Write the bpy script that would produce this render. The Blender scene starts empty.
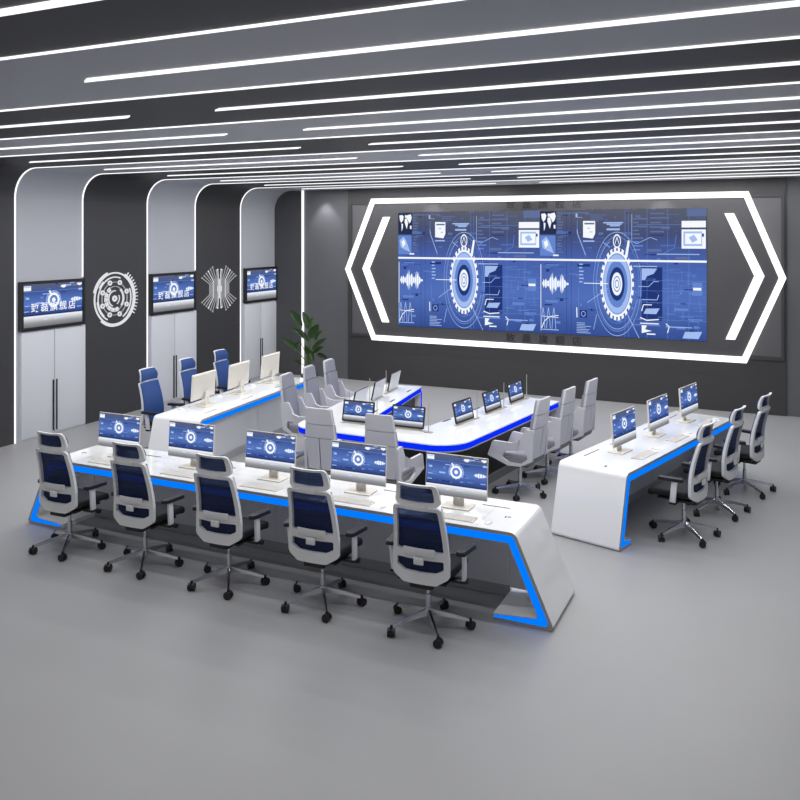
import bpy, bmesh, math, random
from mathutils import Vector, Matrix
random.seed(7)
C = bpy.context.scene.collection
PI = math.pi

# ------------------------------------------------------------------ materials
def lin(c):
    return tuple(((x/255)/12.92 if x/255 <= .04045 else (((x/255)+.055)/1.055)**2.4) for x in c)
def mat(name, rgb, rough=.5, metal=0., spec=.5, noise=0., nscale=40., bump=0., coat=0.):
    m = bpy.data.materials.new(name); m.use_nodes = True
    nt = m.node_tree; b = nt.nodes['Principled BSDF']
    b.inputs['Base Color'].default_value = (*lin(rgb), 1)
    b.inputs['Roughness'].default_value = rough
    b.inputs['Metallic'].default_value = metal
    b.inputs['Specular IOR Level'].default_value = spec
    b.inputs['Coat Weight'].default_value = coat
    b.inputs['Coat Roughness'].default_value = .06
    if noise or bump:
        tc = nt.nodes.new('ShaderNodeTexCoord'); nz = nt.nodes.new('ShaderNodeTexNoise')
        nz.inputs['Scale'].default_value = nscale; nz.inputs['Detail'].default_value = 4
        nt.links.new(tc.outputs['Object'], nz.inputs['Vector'])
        if noise:
            r = nt.nodes.new('ShaderNodeMix'); r.data_type = 'RGBA'
            l = lin(rgb)
            r.inputs[6].default_value = (*[x*(1-noise) for x in l], 1)
            r.inputs[7].default_value = (*[min(1, x*(1+noise)) for x in l], 1)
            nt.links.new(nz.outputs['Fac'], r.inputs[0]); nt.links.new(r.outputs[2], b.inputs['Base Color'])
        if bump:
            bp = nt.nodes.new('ShaderNodeBump'); bp.inputs['Strength'].default_value = bump
            bp.inputs['Distance'].default_value = .002
            nt.links.new(nz.outputs['Fac'], bp.inputs['Height']); nt.links.new(bp.outputs[0], b.inputs['Normal'])
    return m
def emit(name, rgb, k=1., linear=False):
    m = bpy.data.materials.new(name); m.use_nodes = True
    nt = m.node_tree; nt.nodes.clear()
    e = nt.nodes.new('ShaderNodeEmission'); o = nt.nodes.new('ShaderNodeOutputMaterial')
    e.inputs[0].default_value = (*(rgb if linear else lin(rgb)), 1); e.inputs[1].default_value = k
    nt.links.new(e.outputs[0], o.inputs[0])
    return m
def emit_ramp(name, stops, k=1., noise=0.):
    """screen picture: colour runs with height over the mesh (local z, 0..1)"""
    m = emit(name, (0, 0, 0), k); nt = m.node_tree
    tc = nt.nodes.new('ShaderNodeTexCoord'); sp = nt.nodes.new('ShaderNodeSeparateXYZ'); rp = nt.nodes.new('ShaderNodeValToRGB')
    nt.links.new(tc.outputs['Generated'], sp.inputs[0])
    src = sp.outputs[2]
    if noise:
        nz = nt.nodes.new('ShaderNodeTexNoise'); nz.inputs['Scale'].default_value = 7; nz.inputs['Detail'].default_value = 5
        ma = nt.nodes.new('ShaderNodeMath'); ma.operation = 'MULTIPLY_ADD'; ma.inputs[1].default_value = noise
        nt.links.new(tc.outputs['Generated'], nz.inputs['Vector'])
        sb = nt.nodes.new('ShaderNodeMath'); sb.operation = 'SUBTRACT'; sb.inputs[1].default_value = .5
        nt.links.new(nz.outputs['Fac'], sb.inputs[0]); nt.links.new(sb.outputs[0], ma.inputs[0]); nt.links.new(src, ma.inputs[2])
        src = ma.outputs[0]
    nt.links.new(src, rp.inputs[0])
    el = rp.color_ramp.elements
    while len(el) < len(stops): el.new(.5)
    for e_, (p, c) in zip(el, stops):
        e_.position = p
    for e_, (p, c) in zip(el, stops):
        e_.color = (*lin(c), 1)
    e = [n for n in nt.nodes if n.type == 'EMISSION'][0]
    nt.links.new(rp.outputs[0], e.inputs[0])
    return m

M = {}
M['floor'] = mat('grey_epoxy_floor', (156, 156, 158), rough=.45, noise=.05, nscale=1.2)
M['dark'] = mat('charcoal_panel', (55, 55, 58), rough=.55, noise=.04, nscale=2)
M['pale'] = mat('pale_grey_panel', (178, 180, 187), rough=.5, noise=.03, nscale=1.5)
M['darkceil'] = mat('charcoal_ceiling', (52, 52, 55), rough=.55, noise=.04, nscale=2)
M['paleceil'] = mat('pale_grey_ceiling', (178, 180, 187), rough=.5, noise=.03, nscale=1.5)
M['wall'] = mat('mid_grey_wall', (96, 97, 101), rough=.6, noise=.04, nscale=2)
M['wall2'] = mat('dark_grey_wall', (74, 74, 77), rough=.6, noise=.04, nscale=2)
M['feature'] = mat('feature_wall_charcoal', (60, 59, 61), rough=.5, noise=.05, nscale=2)
M['recess'] = mat('recess_grey', (92, 92, 95), rough=.5, noise=.04, nscale=2)
M['hexa'] = mat('display_panel_charcoal', (76, 76, 79), rough=.45)
M['cabinet'] = mat('pale_cabinet', (206, 208, 214), rough=.45)
M['white'] = mat('gloss_white', (244, 245, 247), rough=.08, coat=.4)
M['trimgrey'] = mat('greige_edge', (168, 165, 160), rough=.35)
M['panel'] = mat('grey_modesty_panel', (212, 213, 217), rough=.5, noise=.08, nscale=90)
M['plinth'] = mat('dark_plinth', (168, 169, 172), rough=.5)
M['black'] = mat('black_plastic', (22, 22, 24), rough=.45)
M['blackpanel'] = mat('black_panel', (17, 17, 19), rough=.35)
M['plinthlight'] = mat('light_plinth', (120, 121, 124), rough=.4)
M['padblack'] = mat('black_armpad', (24, 26, 34), rough=.5)
M['seat'] = mat('black_fabric', (26, 26, 28), rough=.85, noise=.2, nscale=200, bump=.3)
M['frame'] = mat('pale_grey_plastic', (232, 232, 233), rough=.4)
M['chrome'] = mat('polished_aluminium', (205, 206, 210), rough=.24, metal=1.)
M['cream'] = mat('warm_aluminium', (222, 217, 207), rough=.35)
M['keys'] = mat('keycap_white', (232, 229, 222), rough=.45)
M['shell'] = mat('grey_leather', (202, 202, 207), rough=.5, noise=.06, nscale=160, bump=.2)
M['shell2'] = mat('grey_leather_front', (146, 146, 157), rough=.6, noise=.08, nscale=160, bump=.2)
M['shellunder'] = mat('taupe_under_seat', (126, 124, 124), rough=.6, noise=.08, nscale=160)
M['seam'] = mat('dark_seam', (70, 68, 66), rough=.7)
M['leaf'] = mat('leaf_green', (62, 92, 48), rough=.38, noise=.3, nscale=9)
M['stem'] = mat('stem_green', (78, 100, 56), rough=.5)
M['soil'] = mat('soil', (48, 38, 30), rough=.95, noise=.4, nscale=60)
M['pot'] = mat('black_pot', (26, 26, 28), rough=.35)
M['emblem'] = emit('emissive_white_emblem', (232, 233, 236), .95)  # emission added to the emblem white to raise its brightness
M['emblem2'] = emit('emissive_grey_emblem', (168, 169, 172), .95)  # same added emission in grey, for the finer emblem lines
M['letter'] = mat('black_lettering', (30, 30, 32), rough=.4)
M['slot'] = mat('dark_slot', (40, 40, 42), rough=.6)
M['handle'] = mat('dark_handle', (40, 41, 44), rough=.3, metal=.6)
M['led'] = emit('led_white', (1, 1, 1.02), 1.25, True)
M['seamled'] = emit('led_seam', (1, 1, 1.02), 1.3, True)
M['hexled'] = emit('led_border', (1, 1, 1), 1.7, True)
M['blue'] = emit('blue_light_edge', (0, 122, 255), 1.05)
M['deepblue'] = emit('deep_blue_light_edge', (6, 44, 244), 1.02)
# screen pictures
M['s_bg'] = emit_ramp('screen_blue', [(0, (54, 78, 146)), (.3, (82, 112, 186)), (.6, (72, 98, 172)), (.8, (70, 80, 120)), (1, (92, 96, 110))], 1, .12)
M['s_small'] = emit_ramp('screen_blue_small', [(0, (112, 112, 116)), (.1, (150, 152, 158)), (.25, (244, 247, 252)), (.27, (40, 62, 122)), (.33, (56, 78, 142)), (.55, (88, 120, 192)), (.8, (66, 90, 152)), (1, (92, 98, 118))], 1, .0)
M['s_w'] = emit('screen_white', (246, 250, 255))
M['s_l'] = emit('screen_lightblue', (164, 190, 240))
M['s_m'] = emit('screen_midblue', (100, 134, 206))
M['s_d'] = emit('screen_navy', (36, 56, 120))
M['s_g'] = emit('screen_grey', (98, 112, 156))
M['s_k'] = emit('screen_black', (40, 48, 84))
M['s_q'] = emit('screen_dusk', (84, 114, 180))
M['s_p'] = emit('screen_pale', (206, 214, 232))
GFX = ['s_bg', 's_w', 's_l', 's_m', 's_d', 's_g', 's_k', 's_p', 's_q']

def fabric_mesh(name, rgb, see):
    m = mat(name, rgb, rough=.7); nt = m.node_tree; b = nt.nodes['Principled BSDF']
    out = [n for n in nt.nodes if n.type == 'OUTPUT_MATERIAL'][0]
    tr = nt.nodes.new('ShaderNodeBsdfTransparent'); mx = nt.nodes.new('ShaderNodeMixShader')
    tr.inputs[0].default_value = (.5, .6, .85, 1)
    wv = nt.nodes.new('ShaderNodeTexWave'); tc = nt.nodes.new('ShaderNodeTexCoord')
    wv.bands_direction = 'Z'; wv.inputs['Scale'].default_value = 7.5
    nt.links.new(tc.outputs['Object'], wv.inputs['Vector'])
    mr = nt.nodes.new('ShaderNodeMapRange'); mr.inputs[3].default_value = see*.85; mr.inputs[4].default_value = see*1.15
    nt.links.new(wv.outputs['Fac'], mr.inputs[0]); nt.links.new(mr.outputs[0], mx.inputs[0])
    nt.links.new(b.outputs[0], mx.inputs[1]); nt.links.new(tr.outputs[0], mx.inputs[2]); nt.links.new(mx.outputs[0], out.inputs[0])
    return m
M['mesh'] = fabric_mesh('blue_mesh', (46, 80, 142), .16)
M['meshback'] = fabric_mesh('navy_mesh_back', (20, 36, 74), .3)

# ------------------------------------------------------------------ geometry helpers
def merge(dst, src, mtx=None, mi=None):
    vm = {}
    for v in src.verts:
        vm[v] = dst.verts.new(mtx @ v.co if mtx else v.co)
    for f in src.faces:
        try:
            nf = dst.faces.new([vm[v] for v in f.verts])
            nf.material_index = f.material_index if mi is None else mi
        except ValueError:
            pass
    src.free()
def box(bm, c, s, bev=0., mtx=None, mi=0, seg=2):
    t = bmesh.new(); bmesh.ops.create_cube(t, size=1)
    for v in t.verts: v.co = Vector((v.co.x*s[0], v.co.y*s[1], v.co.z*s[2]))
    if bev: bmesh.ops.bevel(t, geom=t.edges[:], offset=bev, segments=seg, affect='EDGES', profile=.5)
    m = Matrix.Translation(Vector(c)) @ (mtx or Matrix.Identity(4))
    merge(bm, t, m, mi)
def cyl(bm, a, b, r1, r2=None, seg=16, mi=0, flat=1.):
    a = Vector(a); b = Vector(b); r2 = r1 if r2 is None else r2
    d = (b-a); L = d.length
    t = bmesh.new(); bmesh.ops.create_cone(t, cap_ends=True, segments=seg, radius1=r1, radius2=r2, depth=L)
    for v in t.verts: v.co.y *= flat
    q = d.to_track_quat('Z', 'Y').to_matrix().to_4x4()
    merge(bm, t, Matrix.Translation((a+b)/2) @ q, mi)
def tube(bm, pts, rad, seg=8, mi=0):
    pts = [Vector(p) for p in pts]; n = len(pts)
    rad = rad if isinstance(rad, (list, tuple)) else [rad]*n
    rings = []
    for i, p in enumerate(pts):
        d = (pts[min(i+1, n-1)]-pts[max(i-1, 0)]).normalized()
        q = d.to_track_quat('Z', 'Y')
        rings.append([bm.verts.new(p + q @ Vector((math.cos(2*PI*k/seg)*rad[i], math.sin(2*PI*k/seg)*rad[i], 0))) for k in range(seg)])
    for i in range(n-1):
        for k in range(seg):
            f = bm.faces.new([rings[i][k], rings[i][(k+1) % seg], rings[i+1][(k+1) % seg], rings[i+1][k]]); f.material_index = mi
    for r, rev in ((rings[0], True), (rings[-1], False)):
        f = bm.faces.new(r[::-1] if rev else r); f.material_index = mi
def round_poly(pts, radii, n=5):
    out = []; N = len(pts)
    radii = radii if isinstance(radii, (list, tuple)) else [radii]*N
    for i in range(N):
        p = Vector(pts[i]); a = Vector(pts[i-1]); b = Vector(pts[(i+1) % N]); r = radii[i]
        if r <= 0:
            out += [p.copy()]; continue
        u = (a-p).normalized(); w = (b-p).normalized()
        ang = u.angle(w); t = r/math.tan(ang/2)
        t = min(t, (a-p).length*.49, (b-p).length*.49); r = t*math.tan(ang/2)
        c = p + (u+w).normalized()*(r/math.sin(ang/2))
        s = p+u*t-c; e = p+w*t-c
        a0 = math.atan2(s.y, s.x); a1 = math.atan2(e.y, e.x)
        da = (a1-a0+PI) % (2*PI)-PI
        for k in range(n+1):
            an = a0+da*k/n; out.append(c+Vector((math.cos(an), math.sin(an)))*r)
    return out
def inset(pts, offs):
    """move every edge inwards (counter-clockwise polygon); offs per edge i -> i+1"""
    N = len(pts); P = [Vector(p) for p in pts]
    offs = offs if isinstance(offs, (list, tuple)) else [offs]*N
    L = []
    for i in range(N):
        d = (P[(i+1) % N]-P[i]).normalized(); nrm = Vector((-d.y, d.x))
        L.append((P[i]+nrm*offs[i], d))
    out = []
    for i in range(N):
        p, d = L[i-1]; q, e = L[i]
        cr = d.x*e.y-d.y*e.x
        if abs(cr) < 1e-6: out.append(q); continue
        t = ((q-p).x*e.y-(q-p).y*e.x)/cr
        out.append(p+d*t)
    return out
def prism(bm, poly, a, b, axis='Y', mi=0, mi_side=None):
    """extrude a 2-D polygon; axis Y: poly=(x,z) from y=a to b; axis Z: poly=(x,y)"""
    def co(p, t): return Vector((p[0], t, p[1])) if axis == 'Y' else (Vector((p[0], p[1], t)) if axis == 'Z' else Vector((t, p[0], p[1])))
    t = bmesh.new()
    A = [t.verts.new(co(p, a)) for p in poly]; B = [t.verts.new(co(p, b)) for p in poly]
    n = len(poly)
    caps = [t.faces.new(A), t.faces.new(B[::-1])]
    for f in caps: f.material_index = mi
    for i in range(n):
        f = t.faces.new([A[i], B[i], B[(i+1) % n], A[(i+1) % n]]); f.material_index = mi if mi_side is None else mi_side
    t.normal_update(); bmesh.ops.triangulate(t, faces=caps)
    bmesh.ops.recalc_face_normals(t, faces=t.faces[:])
    merge(bm, t)
def ring(bm, outer, inner, y0, y1, fn=None, mi=0):
    """closed frame between two matched loops (x,z) from y0 to y1, bent by fn(x,z)->dy"""
    n = len(outer); fn = fn or (lambda x, z: 0)
    def mk(l, y): return [bm.verts.new((p[0], y+fn(p[0], p[1]), p[1])) for p in l]
    o0, o1, i0, i1 = mk(outer, y0), mk(outer, y1), mk(inner, y0), mk(inner, y1)
    for k in range(n):
        j = (k+1) % n
        for q in ([o0[k], o0[j], i0[j], i0[k]], [o1[k], i1[k], i1[j], o1[j]], [o0[k], o1[k], o1[j], o0[j]], [i0[k], i0[j], i1[j], i1[k]]):
            f = bm.faces.new(q); f.material_index = mi
def sheet(bm, loop_at, n, m, y, fn, th=.006, mi=0):
    """loop_at(v)->(halfwidth, z); a thin curved sheet"""
    G = [[[], []] for _ in range(n+1)]
    for i in range(n+1):
        hw, z = loop_at(i/n)
        for s in (0, 1):
            G[i][s] = [bm.verts.new((hw*(2*k/m-1), y+fn(hw*(2*k/m-1), z)+s*th, z)) for k in range(m+1)]
    for i in range(n):
        for k in range(m):
            for s in (0, 1):
                q = [G[i][s][k], G[i][s][k+1], G[i+1][s][k+1], G[i+1][s][k]]
                f = bm.faces.new(q if s == 0 else q[::-1]); f.material_index = 1 if s == 0 else 0
    for k in range(m):
        bm.faces.new([G[0][0][k], G[0][1][k], G[0][1][k+1], G[0][0][k+1]]); bm.faces.new([G[n][0][k], G[n][0][k+1], G[n][1][k+1], G[n][1][k]])
    for i in range(n):
        bm.faces.new([G[i][0][0], G[i+1][0][0], G[i+1][1][0], G[i][1][0]]); bm.faces.new([G[i][0][m], G[i][1][m], G[i+1][1][m], G[i+1][0][m]])

def obj(name, bm, mats, parent=None, smooth=35, recalc=True):
    if recalc: bmesh.ops.recalc_face_normals(bm, faces=bm.faces[:])
    me = bpy.data.meshes.new(name); bm.to_mesh(me); bm.free()
    for m in (mats if isinstance(mats, (list, tuple)) else [mats]): me.materials.append(M[m] if isinstance(m, str) else m)
    if smooth:
        me.polygons.foreach_set('use_smooth', [True]*len(me.polygons)); me.set_sharp_from_angle(angle=math.radians(smooth))
    o = bpy.data.objects.new(name, me); C.objects.link(o)
    if parent: o.parent = parent
    return o
def tag(o, label, cat, group=None):
    o['label'] = label; o['category'] = cat
    if group: o['group'] = group
    return o
def thing(name, label, cat, loc=(0, 0, 0), rz=0., group=None):
    o = bpy.data.objects.new(name, None); C.objects.link(o)
    o.location = loc; o.rotation_euler = (0, 0, rz); o.empty_display_size = .1
    return tag(o, label, cat, group)
def struct(name, bm, mats, smooth=35):
    o = obj(name, bm, mats, None, smooth); o['kind'] = 'structure'; return o
def dup(root, loc, rz, label, group=None):
    r = root.copy(); C.objects.link(r); r.location = loc; r.rotation_euler = (0, 0, rz); r['label'] = label
    if group: r['group'] = group
    for ch in root.children:
        c = ch.copy(); C.objects.link(c); c.parent = r
        for g in ch.children:
            d = g.copy(); C.objects.link(d); d.parent = c
    return r
NB = bmesh.new
def text_mesh(bm, s, size, mtx, depth=.0, mi=0, bold=0.):
    cu = bpy.data.curves.new('lettering', 'FONT'); cu.body = s; cu.size = size; cu.align_x = 'CENTER'; cu.align_y = 'CENTER'; cu.extrude = depth; cu.offset = bold
    ob = bpy.data.objects.new('lettering', cu); C.objects.link(ob)
    bpy.context.view_layer.update()
    me = bpy.data.meshes.new_from_object(ob.evaluated_get(bpy.context.evaluated_depsgraph_get()))
    t = NB(); t.from_mesh(me)
    bpy.data.objects.remove(ob); bpy.data.curves.remove(cu); bpy.data.meshes.remove(me)
    merge(bm, t, mtx, mi)

# ------------------------------------------------------------------ the room
XL, XR, YB, YF, H, RC = -10.67, 1.6, 16.0, -.9, 4.23, .45
BND = [-.9, .55, 1.93, 3.31, 4.69, 6.08, 7.41, 8.86, 10.2, 11.75, 13.12, 14.64, YB]
bm = NB(); box(bm, ((XL+XR)/2, (YB+YF)/2, -.05), (XR-XL+.4, YB-YF+.4, .1)); struct('floor', bm, 'floor', 0)
def wall_band(bm, x, sgn, y0, y1, mi):
    f = bm.faces.new([bm.verts.new(p) for p in ((x, y0, 0), (x, y1, 0), (x, y1, H-RC), (x, y0, H-RC))]); f.material_index = mi
bl, br, bc = NB(), NB(), NB()
for i in range(len(BND)-1):
    y0, y1 = BND[i], BND[i+1]; mi = 1 if i % 2 == 1 else 0
    for b_, x, s in ((bl, XL, 1), (br, XR, -1)):
        # solid wall slabs per band
        box(b_, (x-s*.1, (y0+y1)/2, (H-RC)/2), (.2, y1-y0, H-RC), mi=mi)
    prof = [(XL+RC-RC*math.cos(a), H-RC+RC*math.sin(a)) for a in [PI/2*k/12 for k in range(13)]]
    prof += [(XR-RC+RC*math.sin(a), H-RC+RC*math.cos(a)) for a in [PI/2*k/12 for k in range(13)]]
    poly = prof + [(XR+.2, H-RC), (XR+.2, H+.2), (XL-.2, H+.2), (XL-.2, H-RC)]
    prism(bc, poly, y0, y1, 'Y', mi)
struct('wall_left', bl, ['dark', 'pale'], 0); struct('wall_right', br, ['dark', 'pale'], 0); struct('ceiling', bc, ['darkceil', 'paleceil'], 30)
bm = NB(); box(bm, ((XL+XR)/2, YB+.1, H/2), (XR-XL+.4, .2, H)); struct('wall_back', bm, 'wall', 0)
bm = NB(); box(bm, ((XL-9.9)/2, YB-.015, H/2), (-9.9-XL, .03, H)); struct('trim_1', bm, 'wall2', 0)
bm = NB(); box(bm, (-4.31, YB-.02, H/2), (8.82, .04, H)); struct('trim_2', bm, 'feature', 0)
bm = NB()
ring(bm, [(-8.68, .98), (.07, .98), (.07, 3.955), (-8.68, 3.955)], [(-8.61, 1.04), (.02, 1.04), (.02, 3.885), (-8.61, 3.885)], YB-.075, YB-.04)
struct('trim_3', bm, 'feature', 0)
bm = NB(); box(bm, (-4.295, YB-.045, 2.4625), (8.63, .01, 2.845)); struct('trim_4', bm, 'recess', 0)

# thin light lines on every joint between the bands, up the wall, round the cove, over the ceiling
ORD = ['first', 'second', 'third', 'fourth', 'fifth', 'sixth', 'seventh', 'eighth', 'ninth', 'tenth']
seam_lab = {8.86: 'thin light line up the wall left of the nearest screen, curving onto ceiling',
            10.2: 'thin light line between the nearest wall screen and the round emblem',
            11.75: 'thin light line up the wall between the round emblem and the middle screen bay',
            13.12: 'thin light line between the middle wall screen and the circuit emblem',
            14.64: 'thin light line up the wall between the circuit emblem and the farthest screen bay',
            3.31: 'thin light line across the ceiling, nearest of the thin joint lines', 4.69: 'thin light line across the ceiling, second nearest of the thin joint lines',
            6.08: 'thin light line across the ceiling, third nearest of the thin joint lines', 7.41: 'thin light line across the ceiling, fourth nearest of the thin joint lines'}
for y, lab in seam_lab.items():
    path = [Vector((XL, 2.5 if y in (10.2, 13.12) else 0.)), Vector((XL, H-RC))] + [Vector((XL+RC-RC*math.cos(a), H-RC+RC*math.sin(a))) for a in [PI/2*k/14 for k in range(1, 15)]] + [Vector((XR-RC, H))]
    bm = NB(); w = .0115; th = .01
    inn = []
    for i, p in enumerate(path):
        d = (path[min(i+1, len(path)-1)]-path[max(i-1, 0)]).normalized(); inn.append(p+Vector((d.y, -d.x))*th)
    poly = path + inn[::-1]
    A = [[bm.verts.new((p.x, y+s*w, p.y)) for p in (path[i], inn[i])] for i in range(len(path)) for s in (-1, 1)]
    for i in range(len(path)-1):
        a0, a1, b0, b1 = A[2*i], A[2*i+1], A[2*i+2], A[2*i+3]
        bm.faces.new([a0[1], a1[1], b1[1], b0[1]]); bm.faces.new([a0[0], a0[1], b0[1], b0[0]]); bm.faces.new([a1[0], b1[0], b1[1], a1[1]])
    bm.faces.new([A[0][0], A[1][0], A[1][1], A[0][1]]); bm.faces.new([A[-2][0], A[-2][1], A[-1][1], A[-1][0]])
    tag(obj('light_strip', bm, 'seamled', None, 30), lab, 'light strip', 'thin light lines along the panel joints')
bm = NB(); box(bm, (-9.9, YB-.035, H/2), (.05, .03, H-.004))
tag(obj('light_strip', bm, 'seamled', None, 0), 'straight upright light line on the back wall behind the potted plant', 'light strip', 'thin light lines along the panel joints')

# linear ceiling lights, two pieces per band; each carries a downward lamp of its own length
LAMP_W = 44
def strip_lamp(x, y, L, k=1.):
    l = bpy.data.lights.new('strip_lamp', 'AREA'); l.shape = 'RECTANGLE'; l.size = L; l.size_y = .06; l.energy = LAMP_W*k
    o = bpy.data.objects.new('strip_lamp', l); C.objects.link(o); o.location = (x, y, H-.02)
for i in range(2, len(BND)-1):
    yc = (BND[i]+BND[i+1])/2; pale = i % 2 == 1
    k = (11-i)//2
    nm = '%s %s ceiling band from the screen wall' % (['nearest', 'second', 'third', 'fourth', 'fifth'][k] if k else 'first', 'pale' if pale else 'dark')
    for seg, (x0, x1) in (('left', (-9.55, -5.05)), ('right', (-4.2, .45))):
        if i == 2 and seg == 'left': continue
        bm = NB()
        t = .031
        prism(bm, [(x0, yc+t), (x0+.09, yc-t), (x1, yc-t), (x1-.09, yc+t)], H-.012, H, 'Z')
        strip_lamp((x0+x1)/2, yc, x1-x0-.1, {2: .05, 3: .35, 4: .75}.get(i, 1.05))
        tag(obj('linear_light', bm, 'led', None, 0), 'long white linear light, %s piece in the %s' % (seg, nm), 'ceiling light', 'linear lights along the ceiling bands')

# ------------------------------------------------------------------ screen pictures
class Gfx:
    """flat screen picture in unit coordinates (x right, y down) on a w x h face looking to -Y"""
    def __init__(s, w, h, y=0, dz=0, step=.0006):
        s.bm = NB(); s.w, s.h, s.y, s.dz, s.step = w, h, y, dz, step
    def p(s, x, y, l): return s.bm.verts.new(((x-.5)*s.w, s.y-l*s.step, (.5-y)*s.h+s.dz))
    def poly(s, pts, l, mi):
        try:
            f = s.bm.faces.new([s.p(x, y, l) for x, y in pts][::-1]); f.material_index = mi
        except ValueError: pass
    def rect(s, x0, y0, x1, y1, l, mi): s.poly([(x0, y0), (x1, y0), (x1, y1), (x0, y1)], l, mi)
    def line(s, a, b, t, l, mi):
        ax, ay, bx, by = a[0]*s.w, a[1]*s.h, b[0]*s.w, b[1]*s.h
        d = Vector((bx-ax, by-ay)); d.normalize(); n = Vector((-d.y, d.x))*t/2
        s.poly([((ax+n.x)/s.w, (ay+n.y)/s.h), ((bx+n.x)/s.w, (by+n.y)/s.h), ((bx-n.x)/s.w, (by-n.y)/s.h), ((ax-n.x)/s.w, (ay-n.y)/s.h)], l, mi)
    def path(s, pts, t, l, mi):
        for a, b in zip(pts, pts[1:]): s.line(a, b, t, l, mi)
    def arc(s, cx, cy, rx, ry, tx, l, mi, a0=0, a1=360, n=48):
        k = max(3, int(n*abs(a1-a0)/360)); f = 1-tx
        for i in range(k):
            u, v = math.radians(a0+(a1-a0)*i/k), math.radians(a0+(a1-a0)*(i+1)/k)
            s.poly([(cx+rx*math.cos(u), cy+ry*math.sin(u)), (cx+rx*math.cos(v), cy+ry*math.sin(v)), (cx+rx*f*math.cos(v), cy+ry*f*math.sin(v)), (cx+rx*f*math.cos(u), cy+ry*f*math.sin(u))], l, mi)
    def disc(s, cx, cy, rx, ry, l, mi, n=40): s.poly([(cx+rx*math.cos(2*PI*i/n), cy+ry*math.sin(2*PI*i/n)) for i in range(n)], l, mi)
def big_picture(w, h):
    g = Gfx(w, h, 0, 0, .0012); R = random.Random(3)
    g.rect(0, 0, 1, 1, 0, 0)
    for _ in range(170):                                              # dim blocks and rules
        x, y = R.random()*.95, R.random()*.95; ww = R.choice([.01, .02, .03, .05, .08]); hh = R.choice([.003, .004, .006, .01, .02])
        g.rect(x, y, min(1, x+ww), min(1, y+hh), 1, R.choice([3, 3, 4, 8]) if y > .38 else R.choice([5, 5, 4, 8]))
    for x in (.17, .2, .53, .55, .66, .78, .9): g.rect(x, 0, x+.002, 1, 1, 3 if x > .5 else 4)
    for y in (.12, .55, .63, .72, .85): g.rect(.6, y, 1, y+.003, 1, 3)
    g.rect(.63, .45, .75, .86, 1, 4)
    # world map
    g.rect(0, .01, .105, .195, 2, 6)
    for pl in ([(.008, .03), (.03, .025), (.042, .04), (.036, .075), (.022, .095), (.012, .07)], [(.024, .1), (.036, .105), (.034, .14), (.026, .17)],
               [(.05, .03), (.06, .025), (.062, .05), (.052, .055)], [(.05, .06), (.066, .06), (.074, .1), (.064, .15), (.056, .12), (.048, .09)],
               [(.062, .03), (.095, .02), (.102, .05), (.094, .085), (.082, .1), (.072, .07), (.062, .055)], [(.088, .12), (.1, .12), (.1, .15), (.089, .148)]): g.poly(pl, 3, 1)
    for k in range(7): g.rect(.112, .02+k*.024, .112+R.uniform(.02, .04), .032+k*.024, 2, 5)
    g.rect(0, .205, .1, .37, 2, 3); g.poly([(.01, .25), (.04, .215), (.06, .25), (.09, .35), (.05, .33), (.02, .31)], 3, 2); g.poly([(.025, .26), (.045, .24), (.055, .28), (.035, .31)], 4, 1)
    g.rect(.085, .36, .12, .372, 3, 1)
    for k in range(6): g.rect(.112, .215+k*.024, .112+R.uniform(.02, .04), .225+k*.024, 2, 5)
    g.rect(.228, .03, .24, .06, 2, 2); g.path([(.235, .06), (.27, .062)], .008, 2, 2)
    g.path([(.237, .15), (.24, .19), (.29, .36)], .014, 2, 2); g.path([(.24, .08), (.237, .16)], .01, 2, 3)
    g.poly([(.275, .09), (.35, .09), (.35, .19), (.335, .23), (.275, .22)], 2, 1); g.rect(.283, .105, .345, .118, 3, 5); g.rect(.3, .145, .32, .15, 3, 3); g.rect(.315, .175, .335, .18, 3, 3)
    g.rect(.275, .245, .345, .256, 2, 2)
    for k in range(4): g.rect(.32, .04+k*.016, .32+R.uniform(.05, .1), .047+k*.016, 2, 5)
    for k in range(9): g.rect(.58, .07+k*.03, .58+R.uniform(.03, .09), .082+k*.03, 2, 5 if k < 6 else 3)
    g.rect(.57, .04, .573, .25, 2, 2); g.path([(.57, .25), (.6, .27), (.68, .22), (.72, .24)], .01, 2, 2)
    for k in range(5): g.rect(.68, .03+k*.035, .68+R.uniform(.06, .16), .042+k*.035, 2, 5)
    g.path([(.76, .34), (.82, .3), (.83, .2)], .01, 2, 3); g.rect(.72, .345, .96, .352, 2, 2)
    g.rect(.89, .0, 1, .06, 2, 5); g.rect(.86, .095, .995, .145, 2, 1)
    g.rect(.86, .16, .995, .305, 2, 1); g.rect(.87, .175, .975, .285, 3, 2); g.rect(.88, .19, .97, .27, 4, 1); g.poly([(.9, .22), (.93, .2), (.95, .24), (.92, .26)], 5, 2); g.rect(.975, .19, .985, .215, 4, 4)
    # dial
    cx, cy, k = .483, .585, .41
    q = w/h*.47
    def E(r): r *= .93; return r, r*w/h/.45
    def arc(r, t, mi, a0=0, a1=360, l=2): rx, ry = E(r); g.arc(cx, cy, rx, ry, t, l, mi, a0, a1)
    rx, ry = E(.094); g.disc(cx, cy, rx, ry, 2, 3)
    arc(.155, .012, 2, l=3); arc(.142, .02, 3); arc(.135, .014, 2, 20, 250, 3); arc(.118, .012, 3)
    arc(.098, .07, 1, l=3); arc(.088, .2, 2, l=4); arc(.058, .12, 3, l=5); arc(.05, .3, 4, l=6)
    rx, ry = E(.034); g.disc(cx, cy, rx, ry, 7, 3); arc(.034, .3, 1, l=8); arc(.02, .35, 1, l=9); rx, ry = E(.009); g.disc(cx, cy, rx, ry, 10, 1)
    arc(.085, .2, 2, -75, 60, 5)
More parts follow.
